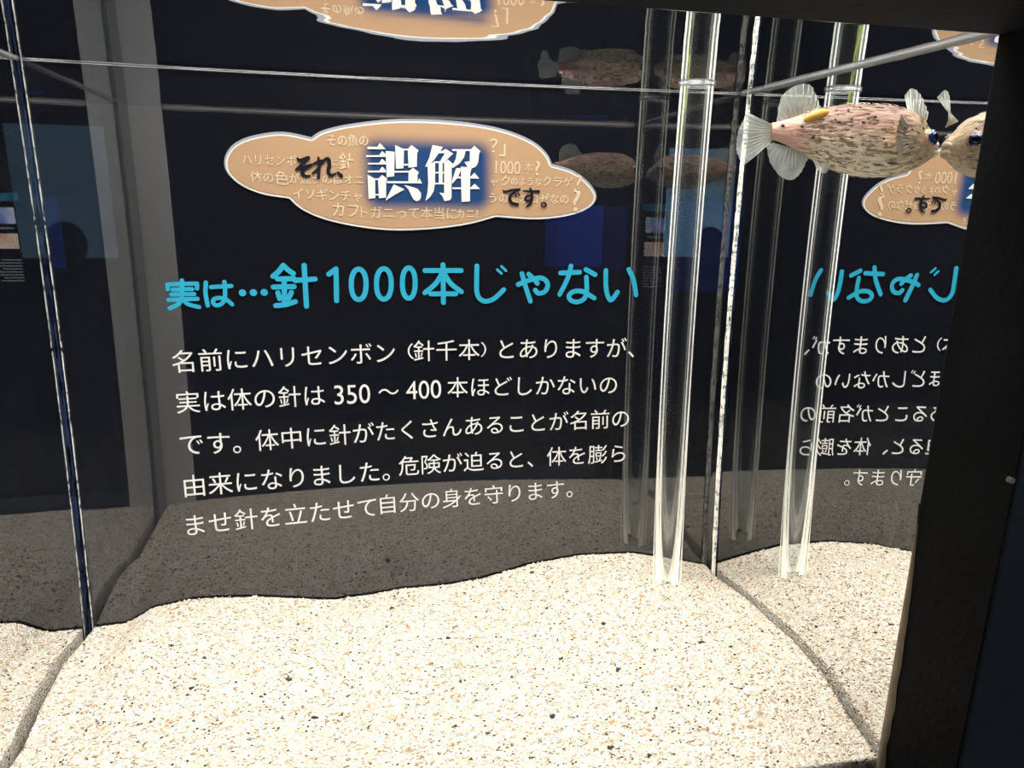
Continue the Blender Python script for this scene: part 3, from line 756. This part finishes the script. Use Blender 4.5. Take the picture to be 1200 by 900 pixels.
nt.links.new(mh.outputs[2], b.inputs['Base Color'])
bu = nd(nt, 'ShaderNodeBump'); bu.inputs['Strength'].default_value = .5; bu.inputs['Distance'].default_value = .001; nt.links.new(n.outputs['Fac'], bu.inputs['Height']); nt.links.new(bu.outputs[0], b.inputs['Normal'])
nt.links.new(b.outputs[0], out.inputs[0])
body = mesh('body', V, F, m_fish, fish, True)
# spots and flattened spines
m_spot = pbr('dark_spot', (.03, .018, .015), .5); m_spine = pbr('pale_spine', (.8, .68, .5), .4); m_spdk = pbr('brown_spine', (.14, .085, .06), .5)
def cone_on(x, th, L, r, lift):
    p_ = fsurf(x, th, .0001); q = fsurf(x - L, th, lift)
    t = (q - p_).normalized(); nrm = (fsurf(x, th, .001) - fsurf(x, th, 0)).normalized(); a_ = t.cross(nrm).normalized()
    return [p_ + a_ * r, p_ + nrm * r * .8, p_ - a_ * r, q], [(0, 1, 3), (1, 2, 3), (2, 0, 3), (0, 2, 1)]
pa = []; pk = []
for k in range(420):
    x = random.uniform(C0[2][0] + .002, C0[-3][0] - .001); th = random.uniform(0, 2 * math.pi)
    c_ = cone_on(x, th, random.uniform(.0018, .0034), random.uniform(.00018, .0003), random.uniform(.0003, .0007))
    (pa if random.random() < .5 else pk).append(c_)
V, F = joinvf(pa + pk); nsp = sum(len(c_[1]) for c_ in pa)
mesh('spine', V, F, [m_spine, m_spdk], fish, kind='stuff', label='short spines folded back along the body', mi=[0] * nsp + [1] * (len(F) - nsp))
ps = []
for k in range(58):
    x = random.uniform(C0[1][0], C0[-4][0]); th = random.uniform(-1.9, 1.9) * .95 + math.pi / 2 + math.pi * 0
    if math.sin(th) < -.05: continue
    p_ = fsurf(x, th); nrm = (fsurf(x, th, .001) - p_).normalized(); s_ = random.uniform(.0003, .00065)
    fx_ = Vector((1, 0, 0)); fx_ = (fx_ - nrm * fx_.dot(nrm)).normalized(); fy_ = nrm.cross(fx_)
    ps.append(([p_ + (fx_ * v.x * 1.5 + fy_ * v.y + nrm * v.z * .25) * s_ for v in IV], IF))
for px, py in [(1051, 150), (1056, 152), (1081, 154), (1079, 165), (1074, 160), (1085, 149), (1071, 150), (1026, 137), (1012, 143), (940, 148), (953, 161), (1004, 152), (980, 140)]:
    # seen on the near flank
    best = None
    Q, w_ = wet(px, py)
    for s_ in np.linspace(.002, .06, 60):
        P_ = Q + w_ * s_
        x = P_[0]
        if x < C0[0][0] or x > XN: continue
        h = sm(x, 2)
        if ((P_[1] - FY) / (h * .95)) ** 2 + ((P_[2] - sm(x, 1)) / h) ** 2 <= 1: best = Vector(P_); break
    if best is None: continue
    c_ = Vector((best.x, FY, sm(best.x, 1))); nrm = (best - c_).normalized(); fx_ = Vector((1, 0, 0)); fy_ = nrm.cross(fx_); s_ = .00062
    ps.append(([best + (fx_ * v.x * 1.3 + fy_ * v.y + nrm * v.z * .3) * s_ for v in IV], IF))
mesh('spot', *joinvf(ps), m_spot, fish, True, kind='stuff', label='small black spots over back and head')
# fins: fans of rays
m_fin, nt, out = mat('translucent_fin')
d = nd(nt, 'ShaderNodeBsdfDiffuse'); d.inputs[0].default_value = (.62, .66, .62, 1); t = nd(nt, 'ShaderNodeBsdfTranslucent'); t.inputs[0].default_value = (.6, .66, .62, 1)
ad = nd(nt, 'ShaderNodeAddShader'); tr = nd(nt, 'ShaderNodeBsdfTransparent'); mx = nd(nt, 'ShaderNodeMixShader'); mx.inputs[0].default_value = .40
tc = nd(nt, 'ShaderNodeTexCoord'); n = nd(nt, 'ShaderNodeTexNoise'); n.inputs['Scale'].default_value = 250
nt.links.new(tc.outputs['Object'], n.inputs['Vector']); nt.links.new(mth('MULTIPLY_ADD', n.outputs['Fac'], .4, .16), mx.inputs[0])
nt.links.new(d.outputs[0], ad.inputs[0]); nt.links.new(t.outputs[0], ad.inputs[1]); nt.links.new(tr.outputs[0], mx.inputs[1]); nt.links.new(ad.outputs[0], mx.inputs[2]); nt.links.new(mx.outputs[0], out.inputs[0])
m_ray = pbr('fin_ray', (.55, .56, .48), .5)
def fin(name, root, tips, y0=FY, y1=FY, nray=12, label=None, m=None):
    """root: two sightings along the base; tips: sightings along the outer edge"""
    tp = smooth2(tips, 8); n = nray * 2
    rt0, rt1 = fp(*root[0], y0), fp(*root[1], y0)
    V = []; F = []; rays = []
    for i in range(n + 1):
        t = i / n; q = tp[min(int(t * (len(tp) - 1)), len(tp) - 1)]
        a_ = Vector(rt0).lerp(Vector(rt1), t); b_ = Vector(fp(q[0], q[1], y1(q[0]) if callable(y1) else y1))
        zig = .00035 * (1 if i % 2 else -1)
        for k in range(7):
            s_ = k / 6; P_ = a_.lerp(b_, s_); P_.y += zig * s_ + .0015 * math.sin(s_ * 3.1 + t * 4) * s_
            V.append(P_)
        if i % 2 == 0: rays.append(tube([V[-7], V[-4], V[-1]], [.00028, .0002, .00008], 5))
    for i in range(n):
        for k in range(6):
            a0 = i * 7 + k; F.append((a0, a0 + 1, a0 + 8, a0 + 7))
    o = mesh(name, V, F, m or m_fin, fish, True, label=label)
    mesh('fin_rays', *joinvf(rays), m_ray, o, True)
    return o
fin('tail_fin', [(906, 147), (906, 163)], [(876, 132), (864, 152), (862, 174), (872, 194)], FY, FY - .003, 11)
fin('dorsal_fin', [(918, 146), (962, 134)], [(910, 143), (914, 115), (930, 101), (948, 100), (958, 116), (965, 131)], FY, FY + .002, 12)
fin('anal_fin', [(908, 168), (945, 178)], [(898, 170), (901, 190), (912, 206), (926, 211), (938, 203), (947, 188)], FY, FY, 12)
fin('pelvic_lobe', [(950, 182), (972, 190)], [(951, 184), (957, 200), (966, 203), (973, 197)], FY, FY - .004, 6, 'small pale lobe under the belly')
yfar = FY + .012
fin('pectoral_fin', [(1069, 140), (1081, 148)], [(1060, 112), (1066, 104), (1078, 112), (1089, 131)], FY + .006, lambda q: FY + .004 + (1089 - q) * .00050, 8, 'far side fin raised above the head')
ynear = FY - C0[8][2] * .97
m_pec = pbr('cream_fin', (.75, .62, .45), .5)
fin('pectoral_fin', [(1066, 150), (1066, 172)], [(1056, 134), (1049, 150), (1048, 168), (1055, 182)], ynear + .0012, ynear - .0018, 8, 'cream near side fin laid along the cheek', m_pec)
# orange base of the dorsal fin
c_ = Vector(fp(957, 136, FY - .0035)); V = [c_ + Vector((v.x * .0046, v.y * .002, v.z * .0023 + v.x * .001)) for v in IV]
bm = bmesh.new(); bmesh.ops.create_uvsphere(bm, u_segments=16, v_segments=10, radius=1); SV = [v.co.copy() for v in bm.verts]; SF = [tuple(v.index for v in f.verts) for f in bm.faces]; bm.free()
mesh('dorsal_base', [c_ + Vector((v.x * .0046, v.y * .002, v.z * .0021 + v.x * .0012)) for v in SV], SF, pbr('orange_yellow_flesh', (.72, .38, .07), .5), fish, True, 'orange yellow base of the dorsal fin')
# eyes
def fish_eye(side):
    xe = XN - .0072; th = math.pi if side < 0 else 0
    th = math.pi - .22 if side < 0 else .22
    p_ = fsurf(xe, th, -.0006); nrm = (fsurf(xe, th, .001) - fsurf(xe, th)).normalized(); nrm = (nrm + Vector((.55, 0, .0))).normalized()
    up = Vector((0, 0, 1)); ex_ = up.cross(nrm).normalized(); ez_ = nrm.cross(ex_)
    tr_ = lambda v, r_, off=0: p_ + (ex_ * v.x + ez_ * v.y + nrm * (v.z)) * r_ + nrm * off
    e = mesh('eye', [tr_(v, .0034, -.0004) for v in SV], SF, pbr('eye_rim', (.50, .30, .16), .35, 600, .3), fish, True)
    mesh('iris', [tr_(Vector((v.x, v.y, v.z * .5)), .0027, .0021) for v in SV], SF, pbr('blue_iris', (.008, .025, .12), .12, 500, .3, coat=1), e, True, 'deep blue iris')
    mesh('pupil', [tr_(Vector((v.x, v.y, v.z * .4)), .0016, .0031) for v in SV], SF, pbr('pupil', (.002, .003, .02), .08, coat=1), e, True)
fish_eye(-1); fish_eye(1)
# beak-like lips
zc = C0[-1][1]
for dz, r_ in ((.0011, .0016), (-.0014, .0017)):
    c_ = Vector((XN - .0004, FY, zc + dz))
    mesh('lip', [c_ + Vector((v.x * .0014, v.y * .0030, v.z * r_)) for v in SV], SF, pbr('lip_skin', (.78, .58, .38), .45), fish, True)

# ------------------------------------------------------------------ things in the gallery, seen mirrored in the black panel
def quad_screen(pxs, Y, name, label, cat, em, framem=m_black, th=.05):
    P = [beyond(*q, Y) for q in pxs]; x0_, x1_ = min(p[0] for p in P), max(p[0] for p in P); z0_, z1_ = min(p[2] for p in P), max(p[2] for p in P)
    o = thing(name, ((x0_ + x1_) / 2, Y, ZF), label, cat)
    bevel(mesh('housing', *boxv((x0_ - .06, Y - .3, ZF), (x1_ + .06, Y - .002, z1_ + .08)), framem, o), .01)
    mesh('lit_window', *boxv((x0_, Y - .002, z0_), (x1_, Y + .006, z1_)), em, o)
    return o
m_blue = emit_mat('pale_blue_tank_glow', (.10, .22, .34), (.18, .34, .48), 2.4, 1.5)
m_deep = emit_mat('deep_blue_tank_glow', (.004, .012, .10), (.01, .03, .22), 2.6, 2.)
quad_screen([(30, 150), (156, 298)], -5.2, 'lit_display_tank', 'pale blue lit display tank mirrored at the upper left, behind a visitor', 'aquarium', m_blue)
quad_screen([(640, 240), (722, 312)], -4.6, 'lit_display_tank', 'deep blue lit display tank mirrored behind the right end of the badge', 'aquarium', m_deep)
quad_screen([(757, 235), (838, 335)], -4.6, 'lit_display_tank', 'deep blue lit display tank mirrored behind the clear pipe', 'aquarium', m_deep)
# information sign
Y = -3.0
P0 = beyond(722, 238, Y); P1 = beyond(745, 328, Y)
sgn = thing('information_sign', ((P0[0] + P1[0]) / 2, Y, ZF), 'lit information sign with fish pictures mirrored right of the badge', 'sign')
xa, xb, za, zb_ = P0[0], P1[0], P1[2], P0[2]; ww, hh_ = xb - xa, zb_ - za
bevel(mesh('sign_board', *boxv((xa - .04, Y - .06, ZF), (xb + .04, Y - .002, zb_ + .05)), m_black, sgn), .005)
def pic(name, u0, u1, v0, v1, c0, c1, s, label):
    return mesh(name, *boxv((xa + ww * u0, Y - .002, zb_ - hh_ * v1), (xa + ww * u1, Y + .003, zb_ - hh_ * v0)), emit_mat(name, c0, c1, s, 14), sgn, label=label)
pic('heading_plate', .05, .95, 0, .09, (.02, .2, .35), (.05, .4, .6), 1.5, 'blue heading strip')
pic('picture', .2, .95, .16, .34, (.06, .12, .5), (.6, .7, .9), 3, 'blue fish picture')
pic('picture', .2, .95, .45, .62, (.75, .4, .25), (.9, .75, .6), 3, 'warm toned fish picture')
rows = []
for i in range(8):
    v = .74 + i * .034
    rows.append(boxv((xa + ww * .2, Y - .002, zb_ - hh_ * (v + .014)), (xa + ww * (.93 if i % 3 else .8), Y + .002, zb_ - hh_ * v)))
rows.append(boxv((xa + ww * .3, Y - .002, zb_ - hh_ * .40), (xa + ww * .9, Y + .002, zb_ - hh_ * .38)))
mesh('text_rows', *joinvf(rows), emit_mat('sign_text', (.4, .45, .5), (.6, .6, .6), 1.2), sgn, kind='stuff')

# a visitor in dark clothes
hp = beyond(105, 292, -4.0)
HX, HZ = hp[0], hp[2]
per = thing('person', (HX, -4.0, ZF), 'visitor in dark clothes mirrored as a silhouette before the pale blue tank', 'person')
m_cloth = pbr('dark_clothes', (.02, .022, .03), .8); m_skin = pbr('skin', (.35, .22, .16), .5); m_hair = pbr('black_hair', (.01, .009, .008), .5)
S_ = (HZ - ZF) / 1.56
J = {'pel': (0, 0, .95, .125), 'wai': (0, 0, 1.10, .115), 'che': (0, .0, 1.28, .135), 'nec0': (0, 0, 1.42, .07), 'nec': (0, 0, 1.47, .052), 'hea': (0, .01, 1.56, .08), 'top': (0, .0, 1.62, .075)}
E_ = [('pel', 'wai'), ('wai', 'che'), ('che', 'nec0'), ('nec0', 'nec'), ('nec', 'hea'), ('hea', 'top')]
for s in (-1, 1):
    k = 'l' if s < 0 else 'r'
    J.update({k + 'sh': (s * .16, 0, 1.38, .06), k + 'el': (s * .21, -.02, 1.12, .042), k + 'wr': (s * .20, .06, .90, .03), k + 'ha': (s * .20, .08, .83, .03),
              k + 'hi': (s * .09, 0, .88, .09), k + 'kn': (s * .10, .01, .48, .058), k + 'an': (s * .10, -.02, .09, .042), k + 'to': (s * .11, .12, .035, .035)})
    E_ += [('nec0', k + 'sh'), (k + 'sh', k + 'el'), (k + 'el', k + 'wr'), (k + 'wr', k + 'ha'), ('pel', k + 'hi'), (k + 'hi', k + 'kn'), (k + 'kn', k + 'an'), (k + 'an', k + 'to')]
names = list(J)
me = bpy.data.meshes.new('body'); me.from_pydata([tuple(c * S_ for c in J[n_][:3]) for n_ in names], [(names.index(a_), names.index(b_)) for a_, b_ in E_], [])
bo = bpy.data.objects.new('body', me); COL.objects.link(bo); bo.parent = per; me.materials.append(m_cloth)
bo.modifiers.new('skin', 'SKIN')
me.skin_vertices if hasattr(me, 'skin_vertices') else None
if not me.skin_vertices:
    bm = bmesh.new(); bm.from_mesh(me); bm.verts.layers.skin.verify(); bm.to_mesh(me); bm.free()
for i, n_ in enumerate(names):
    r_ = J[n_][3] * S_; me.skin_vertices[0].data[i].radius = (r_, r_ * .85)
    me.skin_vertices[0].data[i].use_root = (n_ == 'pel')
ss = bo.modifiers.new('sub', 'SUBSURF'); ss.levels = 2; ss.render_levels = 2
hc = Vector((HX, -4.0, ZF)) + Vector((0, .01, 1.585)) * S_
mesh('head', [hc + Vector((v.x * .078, v.y * .095, v.z * .115 - .0)) for v in SV], SF, m_skin, per, True)
mesh('hair', [hc + Vector((v.x * .092, v.y * .102 - .018, v.z * .115 + .02)) for v in SV if True], SF, m_hair, per, True)
mesh('nose', [hc + Vector((v.x * .014, v.y * .02 + .098, v.z * .022 - .02)) for v in SV], SF, m_skin, per, True)
